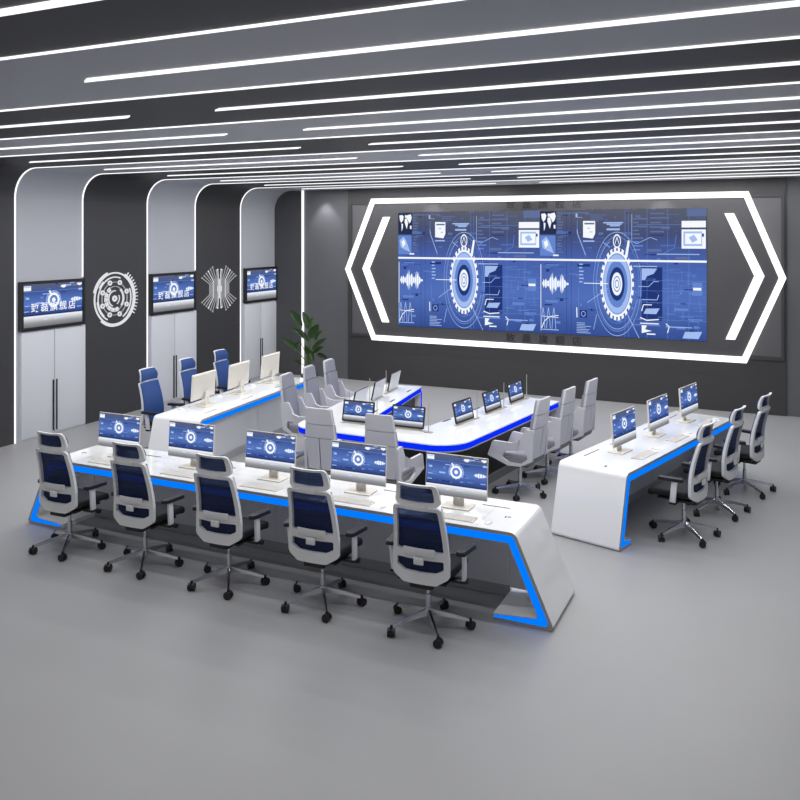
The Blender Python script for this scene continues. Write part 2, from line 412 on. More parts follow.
    for t in range(26):
        a = 2*PI*t/26; r1, y1 = E(.098); r2, y2 = E(.109); da = .07
        g.poly([(cx+r1*math.cos(a-da), cy+y1*math.sin(a-da)), (cx+r2*math.cos(a-da), cy+y2*math.sin(a-da)), (cx+r2*math.cos(a+da), cy+y2*math.sin(a+da)), (cx+r1*math.cos(a+da), cy+y1*math.sin(a+da))], 4, 1)
    g.arc(cx, .25, .024, .055, .22, 5, 1); g.path([(cx, .22), (cx-.012, .27)], .012, 5, 1); g.path([(cx, .22), (cx+.012, .27)], .012, 5, 1)
    g.poly([(.53, .37), (.548, .24), (.56, .25), (.545, .38)], 6, 1)
    for j in range(3): g.rect(.4+j*.02, .1+.012*j, .52-j*.01, .11+.012*j, 3, 2)
    g.rect(.42, .15, .5, .165, 3, 2); g.path([(.28, .585), (.43, .585)], .014, 6, 1); g.path([(.3, .74), (.43, .62)], .01, 3, 2)
    g.path([(.545, .82), (.615, 1)], .012, 3, 2); g.path([(.36, .83), (.34, .95)], .01, 3, 2); g.path([(.4, .26), (.44, .3)], .012, 3, 2)
    # waveform
    n = 46; up = []; dn = []
    for i in range(n):
        t = i/(n-1); a = (math.sin(t*PI)**.6)*(.02+.08*R.random()*abs(math.sin(t*9+1)))
        up.append((.012+.175*t, .595-a)); dn.append((.012+.175*t, .595+a))
    for i in range(n-1): g.poly([up[i], up[i+1], dn[i+1], dn[i]], 3, 1 if i % 4 else 2)
    g.rect(.004, .44, .008, .8, 3, 1); g.rect(.004, .8, .008, .98, 3, 2); g.rect(.004, .965, .12, .972, 3, 2)
    g.path([(.01, .96), (.03, .9), (.06, .865), (.12, .85)], .016, 3, 1); g.path([(.01, .86), (.12, .87)], .01, 3, 1)
    for x in (.02, .055, .09): g.path([(x-.012, .96), (x-.006, .84), (x, .79), (x+.006, .84), (x+.012, .96)], .012, 3, 2)
    # bars at the left of the dial
    g.path([(.235, .78), (.237, .86)], .018, 3, 1); g.rect(.245, .62, .248, .86, 2, 3); g.rect(.255, .8, .3, .86, 2, 4); g.arc(.277, .83, .014, .022, .25, 3, 2)
    for j in range(6): g.rect(.25, .43+j*.028, .25+R.uniform(.015, .035), .44+j*.028, 2, 2)
    for j in range(7): g.rect(.235, .9+j*.013, .235+R.uniform(.05, .09), .905+j*.013, 2, 2)
    # stack of bright marks at the right of the dial
    g.rect(.58, .44, .72, .448, 2, 2); g.poly([(.63, .46), (.72, .46), (.7, .5), (.66, .52), (.65, .55), (.63, .55)], 2, 2)
    g.path([(.61, .6), (.67, .6), (.7, .56), (.73, .56)], .012, 2, 2); g.path([(.63, .7), (.72, .7), (.73, .66)], .014, 3, 2)
    g.path([(.63, .79), (.64, .74), (.69, .74)], .016, 3, 1); g.poly([(.655, .77), (.735, .765), (.715, .81), (.64, .81)], 3, 2)
    g.path([(.62, .84), (.66, .86), (.73, .85)], .02, 3, 1); g.rect(.62, .88, .73, .888, 3, 1); g.poly([(.63, .9), (.66, .9), (.65, .93), (.69, .94), (.63, .96)], 3, 1); g.rect(.66, .96, .71, .97, 3, 1)
    g.path([(.77, .88), (.79, .9), (.78, .95)], .016, 3, 1); g.rect(.77, .9, .92, .906, 3, 2); g.poly([(.88, .935), (.975, .93), (.955, .985), (.865, .985)], 3, 2)
    g.rect(.92, .56, .975, .66, 1, 3); g.rect(.925, .6, .97, .62, 2, 1)
    for _ in range(40):
        x, y = R.uniform(.75, .98), R.uniform(.45, .88)
        if R.random() < .5: g.rect(x, y, min(1, x+.06), y+.003, 2, 3)
        else: g.rect(x, y, x+.002, min(.97, y+.08), 2, 3)
    g.rect(0, .394, 1, .41, 7, 1)
    return g.bm
def small_picture(w, h, split=.735, y=0, dz=0):
    g = Gfx(w, h, y, dz, .0005); R = random.Random(5); S = split
    g.rect(0, 0, 1, 1, 0, 0)
    for _ in range(26):
        x, yy = R.random()*.92, R.random()*.9*S; g.rect(x, yy, min(1, x+R.choice([.04, .08, .14])), yy+R.choice([.008, .02, .03]), 1, R.choice([3, 4, 4, 2, 3]))
    g.rect(0, .23*S, 1, .245*S, 1, 3)
    g.rect(.01, .04, .13, .15, 2, 1); g.rect(.02, .055, .12, .075, 3, 2)
    cx, cy = .5, .4; f = w/h
    g.arc(cx, cy, .1, .1*f, .34, 3, 1); g.disc(cx, cy, .062, .062*f, 2, 3); g.disc(cx, cy, .03, .03*f, 3, 1); g.arc(cx, cy, .125, .125*f, .1, 2, 2, 150, 400)
    g.path([(cx-.075, cy-.13*f), (cx-.045, cy-.085*f)], .016*w/.6, 4, 1)
    for k in range(12):
        a = 2*PI*k/12; g.rect(cx+.108*math.cos(a)-.007, cy+.108*f*math.sin(a)-.01, cx+.108*math.cos(a)+.007, cy+.108*f*math.sin(a)+.01, 3, 2)
    g.poly([(.62, .06), (.7, .05), (.71, .09), (.68, .13), (.63, .11)], 2, 1)
    g.poly([(.9, .03), (.99, .03), (.99, .07), (.95, .1), (.91, .07)], 2, 1); g.rect(.93, .16, 1, .21, 2, 2)
    n = 14
    for i in range(n):
        a = .012+.05*math.sin(PI*(i+.5)/n)*(.6+.4*R.random()); x = .79+.2*i/n; g.rect(x, .42-a, x+.2/n, .42+a, 2, 1 if i % 3 else 2)
    g.rect(.22, .43, .32, .47, 2, 2); g.rect(.05, .3, .1, .35, 2, 2); g.rect(.28, .3, .33, .35, 2, 3); g.rect(.02, .62, .1, .64, 2, 2)
    g.rect(.9, .6, .98, .62, 2, 2); g.rect(.68, .6, .78, .62, 2, 3); g.rect(0, S-.022, 1, S+.004, 5, 6)
    g.poly([(.28, S+.08), (.38, S+.05), (.42, S+.1), (.36, S+.13)], 2, 7); g.poly([(.5, S+.07), (.68, S+.05), (.66, S+.1), (.52, S+.12)], 2, 7)
    return g.bm
SGFX = ['s_small']+GFX[1:]

# ------------------------------------------------------------------ hexagonal display on the screen wall
YH = YB-.20
hexa = thing('display_surround', 'large charcoal hexagonal panel with glowing white border on the screen wall', 'display panel', (0, YB-.05, 0))
def hs_(l): return [(x, z) for x, z in l]
ho = hs_([(-8.70, 2.46), (-8.04, .93), (-.54, .92), (.10, 2.45), (-.51, 3.99), (-8.06, 4.0)])
hi = inset(ho, .11)
y0 = YH-(YB-.05)
bm = NB(); prism(bm, inset(ho, .104), y0+.02, 0); obj('panel', bm, 'hexa', hexa, 0)
bm = NB(); ring(bm, ho, hi, y0-.01, y0+.1); obj('border_light', bm, 'hexled', hexa, 0)
for s in (0, 1):
    cpts = [(-7.77, 3.60), (-8.27, 2.48), (-7.79, 1.33), (-7.63, 1.33), (-8.105, 2.48), (-7.61, 3.60)]
    if s: cpts = [(-8.52-x, z) for x, z in cpts][::-1]
    cpts = hs_(cpts)
    bm = NB(); prism(bm, cpts, y0-.012, y0+.019); obj('chevron_light', bm, 'hexled', hexa, 0)
for z in (3.81, 1.13):
    for i, ch in enumerate('致磊旗舰店'):
        bm = NB(); text_mesh(bm, ch, .19, Matrix.Translation((-4.92+i*.335, y0+.018, z)) @ Matrix.Rotation(PI/2, 4, 'X'), .002)
        obj('black_character', bm, 'letter', hexa, 0)
DW, DH, DZ = 3.1, 2.43, 2.485
me_scr = None
for i, xc in enumerate((-7.41+DW/2, -7.41+DW*1.5)):
    d = thing('data_display', 'wide blue data display, %s half of the double picture on the screen wall' % ('left', 'right')[i], 'screen', (xc, YH+.02, DZ), 0, 'displays on the screen wall')
    bm = NB(); box(bm, (0, -.006, 0), (DW, .012, DH)); obj('housing', bm, 'black', d, 0)
    if me_scr is None:
        me_scr = obj('screen', big_picture(DW, DH), GFX, d, 0, recalc=False); me_scr.location = (0, -.013, 0)
    else:
        c = me_scr.copy(); C.objects.link(c); c.parent = d

# ------------------------------------------------------------------ left wall: cabinets, televisions, emblems
where = ('nearest', 'middle', 'farthest')
for i, (ya, yb) in enumerate(((8.97, 10.27), (11.86, 13.17), (14.80, YB+.06))):
    ya *= .996; yb *= .996; yc = (ya+yb)/2; W = yb-ya; z1 = 1.70
    cb = thing('built_in_cabinet', ('pale grey two-door cabinet built under the wall screen nearest the camera', 'pale grey two-door cabinet under the middle wall screen', 'pale grey two-door cabinet under the wall screen nearest the plant')[i], 'cabinet', (XL, yc, 0), PI/2, 'cabinets under the wall screens')
    # local x = along wall (world y), local -y = into the room
    bm = NB(); box(bm, (0, -.012, z1/2), (W, .024, z1)); obj('body', bm, 'cabinet', cb, 0)
    for s in (-1, 1):
        bm = NB(); box(bm, (s*W/4, -.0345, z1/2+.01), (W/2-.012, .021, z1-.04), .003); dr = obj('door', bm, 'cabinet', cb)
        bm = NB(); box(bm, (s*.034, -.054, .47), (.02, .018, .82), .006); obj('handle', bm, 'handle', dr)
    tv = thing('television', ('black framed wall screen nearest the camera, with white characters', 'black framed wall screen left of the circuit emblem, with white characters', 'black framed wall screen between circuit emblem and plant, with white characters')[i], 'television', (XL, yc*.997, 2.097), PI/2, 'wall screens on the left wall')
    tw, tH = (1.275, .765)
    if i == 2: tw = 1.25; tv.location.y = YB-.005-tw/2
    bm = NB(); fo = [(-tw/2, -tH/2), (tw/2, -tH/2), (tw/2, tH/2), (-tw/2, tH/2)]
    ring(bm, fo, inset(fo, .045), -.075, 0); box(bm, (0, -.025, 0), (tw-.04, .05, tH-.04)); obj('frame', bm, 'black', tv, 0)
    sc = obj('screen', small_picture(tw-.09, tH-.09), SGFX, tv, 0, recalc=False); sc.location = (0, -.053, 0)
    for j, ch in enumerate('致磊旗舰店'):
        bm = NB(); text_mesh(bm, ch, .155, Matrix.Translation((-.37+j*.185, -.0585, -.045)) @ Matrix.Rotation(PI/2, 4, 'X'), .0003, 0, .0014)
        obj('white_character', bm, 's_w', tv, 0)

def flat_arc(bm, r0, r1, a0, a1, th=.015, n=64, mi=0):
    k = max(2, int(n*abs(a1-a0)/360)); full = abs(a1-a0) >= 360
    O = [(r1*math.cos(math.radians(a0+(a1-a0)*i/k)), r1*math.sin(math.radians(a0+(a1-a0)*i/k))) for i in range(k+(0 if full else 1))]
    I = [(r0*math.cos(math.radians(a0+(a1-a0)*i/k)), r0*math.sin(math.radians(a0+(a1-a0)*i/k))) for i in range(k+(0 if full else 1))]
    if full: ring(bm, O, I, -th, 0, mi=mi)
    else:
        n0 = len(bm.faces); prism(bm, O+I[::-1], -th, 0, 'Y', mi)
em = thing('emblem', 'round white gear-like emblem on the dark wall between two wall screens', 'emblem', (XL, 10.93, 2.085), PI/2); em.scale = (1.07, 1, 1.04)
bm = NB()
flat_arc(bm, .425, .45, 0, 360); flat_arc(bm, .44, .48, 110, 165); flat_arc(bm, .44, .48, -130, -95)
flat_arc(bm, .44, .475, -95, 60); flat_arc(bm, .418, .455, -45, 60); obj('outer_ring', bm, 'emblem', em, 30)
bm = NB()
for k in range(14):
    a = math.radians(-32+k*6.6); c, s = math.cos(a), math.sin(a)
    box(bm, (.5*c, -.0075, .5*s), (.065, .015, .014), mtx=Matrix.Rotation(-a, 4, 'Y'))
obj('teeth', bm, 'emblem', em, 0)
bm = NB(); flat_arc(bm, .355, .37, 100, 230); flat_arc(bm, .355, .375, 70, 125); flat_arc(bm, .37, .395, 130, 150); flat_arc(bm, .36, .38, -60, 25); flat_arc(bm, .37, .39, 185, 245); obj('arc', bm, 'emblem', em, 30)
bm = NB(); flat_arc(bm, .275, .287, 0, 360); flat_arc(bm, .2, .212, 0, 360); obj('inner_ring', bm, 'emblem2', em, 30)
for k in range(8):
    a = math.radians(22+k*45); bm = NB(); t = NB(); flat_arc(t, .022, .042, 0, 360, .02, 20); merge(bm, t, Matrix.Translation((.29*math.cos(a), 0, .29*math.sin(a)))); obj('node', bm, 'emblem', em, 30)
bm = NB()
for a0 in (120, 150, 172, 196, 222, 248, 275): flat_arc(bm, .16, .225, a0, a0+20)
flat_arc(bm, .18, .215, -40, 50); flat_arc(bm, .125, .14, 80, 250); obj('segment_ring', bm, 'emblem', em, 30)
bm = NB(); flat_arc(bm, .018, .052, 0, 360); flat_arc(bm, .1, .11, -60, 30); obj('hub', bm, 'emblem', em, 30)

ec = thing('emblem', 'pale circuit-board shaped emblem on the dark wall beside the farthest wall screen', 'emblem', (XL, 13.9, 2.085), PI/2)
traces = []
for k in range(8):
    x = .04+k*.04; h1 = .40-k*.012 if k < 2 else .30-(k-2)*.03
    ex = x+ (.02 if k < 2 else .05+k*.028); ez = h1+(.0 if k < 2 else .16-(k-2)*.012)
    traces.append((x, h1*.72, ex, min(.46, ez)))
def bar(bm, a, b, w=.016):
    a = Vector((a[0], 0, a[1])); b = Vector((b[0], 0, b[1])); d = b-a
    box(bm, ((a+b)/2) + Vector((0, -.006, 0)), (d.length+w*.5, .012, w), mtx=Matrix.Rotation(-math.atan2(d.z, d.x), 4, 'Y'))
for sx in (-1, 1):
    for k, (x, z, ex, ez) in enumerate(traces):
        bm = NB(); w = .014 if k in (1, 5, 6, 7) else .01
        bar(bm, (sx*x, -z), (sx*x, z), w); bar(bm, (sx*x, z), (sx*ex, ez), w); bar(bm, (sx*x, -z), (sx*ex, -ez), w)
        for s in (-1, 1): t = NB(); flat_arc(t, .004, .017, 0, 360, .014, 14); merge(bm, t, Matrix.Translation((sx*ex, 0, s*ez)))
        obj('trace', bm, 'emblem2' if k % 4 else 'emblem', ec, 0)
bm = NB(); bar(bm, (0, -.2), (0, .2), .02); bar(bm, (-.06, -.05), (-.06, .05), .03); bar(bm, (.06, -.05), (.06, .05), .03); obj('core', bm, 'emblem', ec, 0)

# ------------------------------------------------------------------ desks
def desk(name, label, T, B, D, loc, rz, panel_y, seams, foot=.53):
    H_ = .75
    d = thing(name, label, 'desk', loc, rz)
    sl = (B-T)/H_; th = .095; hx = th*math.sqrt(1+sl*sl)
    # ccw outline (x,z): right half mirrored
    R = [(B, 0), (T, H_)]; 
    inner = [(T+sl*th-hx, H_-th), (B-sl*.085-hx, .085), (B-foot, .055), (B-foot, 0)]
    out = [(B-foot, 0), (B, 0), (T, H_), (-T, H_), (-B, 0), (-B+foot, 0), (-B+foot, .055), (-(B-sl*.085-hx), .085), (-(T+sl*th-hx), H_-th), (T+sl*th-hx, H_-th), (B-sl*.085-hx, .085), (B-foot, .055)]
    rad = [.005, .035, .07, .07, .035, .005, .008, .03, .01, .01, .03, .008]
    bm = NB(); prism(bm, round_poly(out, rad, 6), -D/2, D/2); obj('shell', bm, 'white', d, 40)
    offs = [.03, .03, .03, .03, .03, .012, .007, .007, .007, .007, .007, .012]
    e0 = round_poly(inset(out, .002), [max(.003, r-.002) for r in rad], 6)
    bm = NB(); prism(bm, e0, -D/2-.003, -D/2); prism(bm, e0, D/2, D/2+.003); obj('edge_trim', bm, 'trimgrey', d, 40)
    st = round_poly(inset(out, offs), [.003, .03, .045, .045, .03, .003, .003, .03, .008, .008, .03, .003], 6)
    for s in (-1, 1):
        bm = NB(); prism(bm, st, s*D/2+s*.003, s*D/2+s*.007); obj('light_edge', bm, 'blue', d, 40)
    xi = T-.02
    bm = NB()
    zb = .10; p = [(-(T+sl*(H_-zb)-hx-.01), zb), (T+sl*(H_-zb)-hx-.01, zb), (T+sl*th-hx, H_-th), (-(T+sl*th-hx), H_-th)]
    p[0] = (-(B-foot)+.0, zb); p[1] = (B-foot, zb)
    xs = [-(B-foot)]+seams+[B-foot]
    for a, b in zip(xs, xs[1:]): box(bm, ((a+b)/2, panel_y+.015, (zb+H_-th)/2), (b-a-.006, .03, H_-th-zb-.004), .002)
    # triangular fill between the last upright seam and the sloping leg
    for s in (-1, 1):
        tri = [(s*(B-foot+.003), .09), (s*(B-sl*.085-hx), .09), (s*(T+sl*th-hx), H_-th), (s*(B-foot+.003), H_-th)]
        if (T+sl*th-hx) < B-foot: tri = tri[:3]
        prism(bm, tri, panel_y, panel_y+.03)
    obj('modesty_panel', bm, 'panel', d, 0)
    bm = NB(); box(bm, (0, panel_y+.03, zb/2), (2*(B-foot)-.004, .04, zb)); obj('plinth', bm, 'plinth', d, 0)
    return d, T, D
def port(d, x, y, name='cable_port'):
    bm = NB(); box(bm, (x-.018, y, .7515), (.012, .03, .003)); box(bm, (x+.012, y+.01, .7515), (.03, .012, .003)); obj(name, bm, 'slot', d, 0)
def slot(d, x, y, L=.34):
    bm = NB(); box(bm, (x, y, .7512), (L, .012, .0024)); obj('cable_slot', bm, 'slot', d, 0)
def seamline(d, x, D):
    bm = NB(); box(bm, (x, 0, .7503), (.004, D-.02, .0006)); obj('joint_line', bm, 'trimgrey', d, 0)
def flap(d, x, y, L=.5):
    bm = NB(); box(bm, (x, y, .7506), (L, .10, .0012)); obj('cable_flap', bm, 'white', d, 0)

fd, *_ = desk('control_desk', 'long white control desk with blue light edge in front, under five computers', 2.65, 2.985, .77, (-4.625, 6.865, 0), 0, .08, [-1.9, -.95, 0, .95, 1.9])
port(fd, 2.48, -.05); port(fd, -2.48, -.05)
for k in range(5): slot(fd, 2.3-k*1.0, .18, .26); 
for k in (-2.3, -1.5, -.5, .5, 1.5, 2.3): seamline(fd, k, .77)
RD = (-1.37, 10.29); ra = math.radians(75.1)
rd, *_ = desk('control_desk', 'white control desk at right with blue light edge, under three computers', 1.68, 1.87, .775, (RD[0], RD[1], 0), ra, .16, [-.7, .3], .3)
LD = (-7.5, 10.36); la = math.radians(-85)
ld, *_ = desk('control_desk', 'white control desk at left before the cabinets, holding computers seen from behind', 1.70, 1.92, .74, (LD[0], LD[1], 0), la, .235, [0], .3)
def wl(c, a, p):   # local -> world
    return (c[0]+math.cos(a)*p[0]-math.sin(a)*p[1], c[1]+math.sin(a)*p[0]+math.cos(a)*p[1])
def lw(c, a, p):
    x, y = p[0]-c[0], p[1]-c[1]
    return (math.cos(a)*x+math.sin(a)*y, -math.sin(a)*x+math.cos(a)*y)
port(rd, -1.55, -.1)
for x in (-1.15, -.5, .45, 1.2): slot(rd, x, .27, .36)
for x in (-1.2, -.2, .8): slot(ld, -x, .2, .3)

# ------------------------------------------------------------------ computers, keyboards, mice
def make_computer(label, loc, rz):
    t = thing('desktop_computer', label, 'computer', loc, rz, 'all-in-one computers on the control desks')
    tilt = Matrix.Translation((0, -.02, .288)) @ Matrix.Rotation(math.radians(-4), 4, 'X')
    W, Hh = .595, .375
    bm = NB(); t2 = NB()
    # bowed aluminium back: rounded box with a swollen middle
    box(t2, (0, 0, 0), (W, .014, Hh), .005)
    merge(bm, t2, tilt)
    t2 = NB()
    n = 8
    for i in range(n):
        a, b = i/n, (i+1)/n
        f = lambda q: (W*.49*(1-q*q*.55), Hh*.485*(1-q*q*.55), .007+.03*math.sin(q*PI/2))
        (w0, h0, d0), (w1, h1, d1) = f(a), f(b)
        A = [t2.verts.new(p) for p in ((-w0, d0, -h0), (w0, d0, -h0), (w0, d0, h0), (-w0, d0, h0))]; B_ = [t2.verts.new(p) for p in ((-w1, d1, -h1), (w1, d1, -h1), (w1, d1, h1), (-w1, d1, h1))]
        for k in range(4): t2.faces.new([A[k], A[(k+1) % 4], B_[(k+1) % 4], B_[k]])
        if i == n-1: t2.faces.new(B_)
    merge(bm, t2, tilt); hs = obj('housing', bm, 'cream', t)
    sc = obj('screen', small_picture(W-.012, Hh-.012), SGFX, t, 0, recalc=False); sc.matrix_local = tilt @ Matrix.Translation((0, -.0078, 0))
    # stand: neck with a cable hole, leaning back into the housing, and a flat foot
    bm = NB()
    N = 28; Mx = Matrix.Translation((0, .035, .012)) @ Matrix.Rotation(math.radians(-3), 4, 'X')
    nk = round_poly([(-.052, 0), (.052, 0), (.05, .2), (-.05, .2)], .004, 6); hl = [(.024*math.cos(a), .085+.024*math.sin(a)) for a in [-PI*.75+2*PI*k/28 for k in range(28)]]
    nb = NB(); ring(nb, nk, hl, -.006, .006); merge(bm, nb, Mx); obj('stand', bm, 'cream', t)
    bm = NB(); box(bm, (0, .025, .006), (.27, .18, .012), .004); obj('foot', bm, 'cream', t)
    return t
def make_keyboard(label, loc, rz):
    t = thing('keyboard', label, 'keyboard', loc, rz, 'keyboards on the control desks')
    bm = NB(); prism(bm, [(-.062, 0), (.062, 0), (.062, .013), (-.062, .007)], -.215, .215, 'X'); obj('case', bm, 'cream', t, 0)
    bm = NB()
    for r in range(5):
        y = -.047+r*.0235; z = .0085+.006*(y+.062)/.124
        xs = [(k-6.5)*.0295 for k in range(14)]
        if r == 0:
            for cx, w in ((-.165, .085), (-.03, .16), (.125, .12)): box(bm, (cx, y, z), (w, .018, .004))
        else:
            for x in xs: box(bm, (x, y, z), (.025, .018, .004))
    obj('keys', bm, 'keys', t, 0)
    return t
def make_mouse(label, loc, rz):
    t = thing('computer_mouse', label, 'mouse', loc, rz, 'computer mice on the control desks')
    bm = NB(); b = NB(); bmesh.ops.create_uvsphere(b, u_segments=16, v_segments=10, radius=1)
    for v in b.verts: v.co = Vector((v.co.x*.031, v.co.y*.055, max(0, v.co.z)*.02))
    bmesh.ops.remove_doubles(b, verts=b.verts[:], dist=1e-5)
    merge(bm, b); obj('shell', bm, 'white', t)
    bm = NB(); cyl(bm, (-.004, .028, .0145), (.004, .028, .0145), .006, seg=12); obj('wheel', bm, 'trimgrey', t)
    return t
cs = [('first', 'leftmost'), ('second', 'second from left'), ('third', 'third from left'), ('fourth', 'fourth from left'), ('fifth', 'rightmost')]
comp = kb = ms = None
def put(kind, loc, rz, label):
    global comp, kb, ms
    if kind == 'c':
        if comp is None: comp = make_computer(label, loc, rz)
        else: dup(comp, loc, rz, label)
    elif kind == 'k':
        if kb is None: kb = make_keyboard(label, loc, rz)
        else: dup(kb, loc, rz, label)
    else:
        if ms is None: ms = make_mouse(label, loc, rz)
        else: dup(ms, loc, rz, label)
ZT = .7505
fseat = ['farthest left seat', 'second seat from the left', 'middle seat', 'second seat from the right', 'farthest right seat']
for i in range(5):
    k = 4-i; x = -2.635-k*.995
    put('c', (x, 6.87, ZT), 0, 'all-in-one computer at the %s of the front desk' % fseat[i])
    put('k', (x+.05, 6.615, ZT), 0, 'pale keyboard before the computer at the %s of the front desk' % fseat[i])
    put('m', (x+.385, 6.61, ZT), 0, 'white mouse by the keyboard at the %s of the front desk' % fseat[i])
near = ['nearest the camera', 'in the middle', 'nearest the screen wall']
for i in range(3):
    xl = lw(RD, ra, ((-1.66, 9.44), (-1.39, 10.38), (-1.12, 11.35))[i])[0]
    a, b = wl(RD, ra, (xl, .02)); put('c', (a, b, ZT), ra, 'all-in-one computer with blue screen on the right desk, %s' % near[i])
    a, b = wl(RD, ra, (xl+.02, -.235)); put('k', (a, b, ZT), ra, 'pale keyboard on the right desk, %s' % near[i])
    a, b = wl(RD, ra, (xl+.35, -.23)); put('m', (a, b, ZT), ra, 'white mouse on the right desk, %s' % near[i])
for i in range(3):
    xl = lw(LD, la, ((-7.52, 9.47), (-7.62, 10.43), (-7.71, 11.42))[i])[0]
    a, b = wl(LD, la, (xl, -.105)); put('c', (a, b, ZT), la, 'all-in-one computer seen from its cream back on the left desk, %s' % near[i])
    a, b = wl(LD, la, (xl, -.27)); put('k', (a, b, ZT), la, 'pale keyboard behind a computer on the left desk, %s' % near[i])
    a, b = wl(LD, la, (xl+.36, -.24)); put('m', (a, b, ZT), la, 'white mouse on the left desk, %s' % near[i])

# ------------------------------------------------------------------ the U-shaped conference table
tb = thing('conference_table', 'white U-shaped conference table with deep blue light edge, open towards the screen wall', 'table', (-4.5, 10.0, 0))
ox, oy = -4.5, 10.0
TP = [(-5.68, 8.90), (-3.40, 8.80), (-2.955, 11.92), (-3.71, 12.04), (-4.10, 9.60), (-4.95, 9.64), (-5.27, 12.14), (-6.03, 12.04)]
TP = [(x-ox, y-oy) for x, y in TP]; TR = [.28, .42, .03, .03, .12, .12, .03, .03]
bm = NB(); prism(bm, round_poly(TP, TR, 8), .737, .75, 'Z'); obj('top', bm, 'white', tb, 30)
bm = NB(); prism(bm, round_poly(inset(TP, .004), TR, 8), .668, .737, 'Z'); obj('light_edge', bm, 'deepblue', tb, 30)
bm = NB(); prism(bm, round_poly(TP, TR, 8), .655, .668, 'Z'); obj('underside', bm, 'trimgrey', tb, 30)
BO = inset(TP, [.2, .2, .052, .1, .16, .1, .052, .2])
bm = NB(); prism(bm, round_poly(BO, [.2, .25, 0, 0, .05, .05, 0, 0], 6), .1, .655, 'Z'); obj('base', bm, 'blackpanel', tb, 30)
BO = inset(TP, [.16, .16, .052, .08, .14, .08, .052, .16])
bm = NB(); prism(bm, round_poly(BO, [.2, .25, 0, 0, .05, .05, 0, 0], 6), 0, .1, 'Z'); obj('plinth', bm, 'plinthlight', tb, 30)
for (a, b) in ((2, 3), (6, 7)):
    A, B_ = Vector(TP[a]), Vector(TP[b]); dr = (B_-A).normalized(); inn = Vector((-dr.y, dr.x))
    q = [A, B_, B_+inn*.05, A+inn*.05]
    bm = NB(); prism(bm, inset([tuple(v) for v in q], [0, .005, 0, .005]), 0, .655, 'Z'); lg = obj('end_leg', bm, 'white', tb, 0)
    for e, sg in ((A, -1), (B_, 1)):
        c = e+inn*.025-dr*sg*.0015; rot = Matrix.Rotation(math.atan2(dr.y, dr.x), 4, 'Z')
        bm = NB(); box(bm, (c.x, c.y, .34), (.009, .046, .66), mtx=rot); obj('leg_light', bm, 'deepblue', lg, 0)
for (x, y, r) in ((-4.0, 10.06, 81), (-3.89, 10.9, 81), (-3.78, 11.65, 81), (-5.21, 10.9, 97), (-5.3, 11.7, 97), (-5.11, 10.15, 97)):
    bm = NB(); box(bm, (x-ox, y-oy, .7512), (.2, .03, .0024), mtx=Matrix.Rotation(math.radians(r), 4, 'Z')); obj('cable_port', bm, 'slot', tb, 0)

def make_lift(label, loc, rz):
    t = thing('pop_up_monitor', label, 'monitor', loc, rz, 'pop-up monitors on the conference table')
    W, Hh = .455, .275
    tilt = Matrix.Translation((0, 0, .02)) @ Matrix.Rotation(math.radians(-12), 4, 'X') @ Matrix.Translation((0, 0, Hh/2))
    bm = NB(); fo = round_poly([(-W/2, -Hh/2), (W/2, -Hh/2), (W/2, Hh/2), (-W/2, Hh/2)], .014, 4); fi = round_poly([(-W/2+.016, -Hh/2+.022), (W/2-.016, -Hh/2+.022), (W/2-.016, Hh/2-.016), (-W/2+.016, Hh/2-.016)], .003, 4)
    b = NB(); ring(b, fo, fi, -.011, .009); merge(bm, b, tilt); obj('bezel', bm, 'black', t, 30)
    bm = NB(); b = NB(); prism(b, inset(fo, .004), .002, .012); merge(bm, b, tilt); obj('back_cover', bm, 'cabinet', t, 30)
    s = obj('screen', small_picture(W-.03, Hh-.036), SGFX, t, 0, recalc=False); s.matrix_local = tilt @ Matrix.Translation((0, -.006, .003))
    bm = NB(); box(bm, (0, 0, .003), (W+.04, .05, .006), .002); box(bm, (0, 0, .014), (W-.06, .02, .022)); obj('slot_plate', bm, 'trimgrey', t)
    return t
def make_mic(label, loc, rz):
    t = thing('rod_microphone', label, 'microphone', loc, rz, 'rod microphones on the conference table')
    bm = NB(); box(bm, (0, 0, .006), (.1, .06, .012), .004); obj('base', bm, 'trimgrey', t)
    bm = NB(); cyl(bm, (0, 0, .012), (0, 0, .36), .006, .005, 10); obj('rod', bm, 'trimgrey', t)
    return t
lifts = []
def A(x0, y0, x1, y1): return ((x0+x1)/2, (y0+y1)/2)
for i, (p, q) in enumerate((((-5.21, 9.38), (-4.755, 9.37)), ((-4.5, 9.38), (-4.04, 9.37)))):
    lifts.append((A(*p, *q), 0, ('pop-up monitor at the closed end of the U-table, left one', 'pop-up monitor at the closed end of the U-table, right one')[i], ((-4.68, 9.34), (-3.96, 9.33))[i]))
for i, (p, q) in enumerate((((-3.78, 9.81), (-3.70, 10.26)), ((-3.65, 10.60), (-3.575, 11.06)), ((-3.54, 11.37), (-3.47, 11.83)))):
    lifts.append((A(*p, *q), math.atan2(q[1]-p[1], q[0]-p[0]), 'lit pop-up monitor on right arm of the U-table, %s' % near[i], ((-3.68, 10.33), (-3.56, 11.13), (-3.45, 11.9))[i]))
for i, (p, q) in enumerate((((-5.37, 9.93), (-5.41, 10.39)), ((-5.45, 10.69), (-5.50, 11.15)), ((-5.54, 11.42), (-5.59, 11.88)))):
    lifts.append((A(*p, *q), math.atan2(p[1]-q[1], p[0]-q[0]), 'turned-away pop-up monitor on left arm of the U-table, %s' % near[i], ((-5.36, 9.85), (-5.44, 10.62), (-5.53, 11.35))[i]))
lp = mp = None
for (c, r, lab, mc) in lifts:
    ml = lab.replace('turned-away ', '').replace('lit ', '').replace('pop-up monitor', 'thin rod microphone')
    if lp is None: lp = make_lift(lab, (*c, .75), r); mp = make_mic(ml, (*mc, .75), r)
    else: dup(lp, (*c, .75), r, lab); dup(mp, (*mc, .75), r, ml)

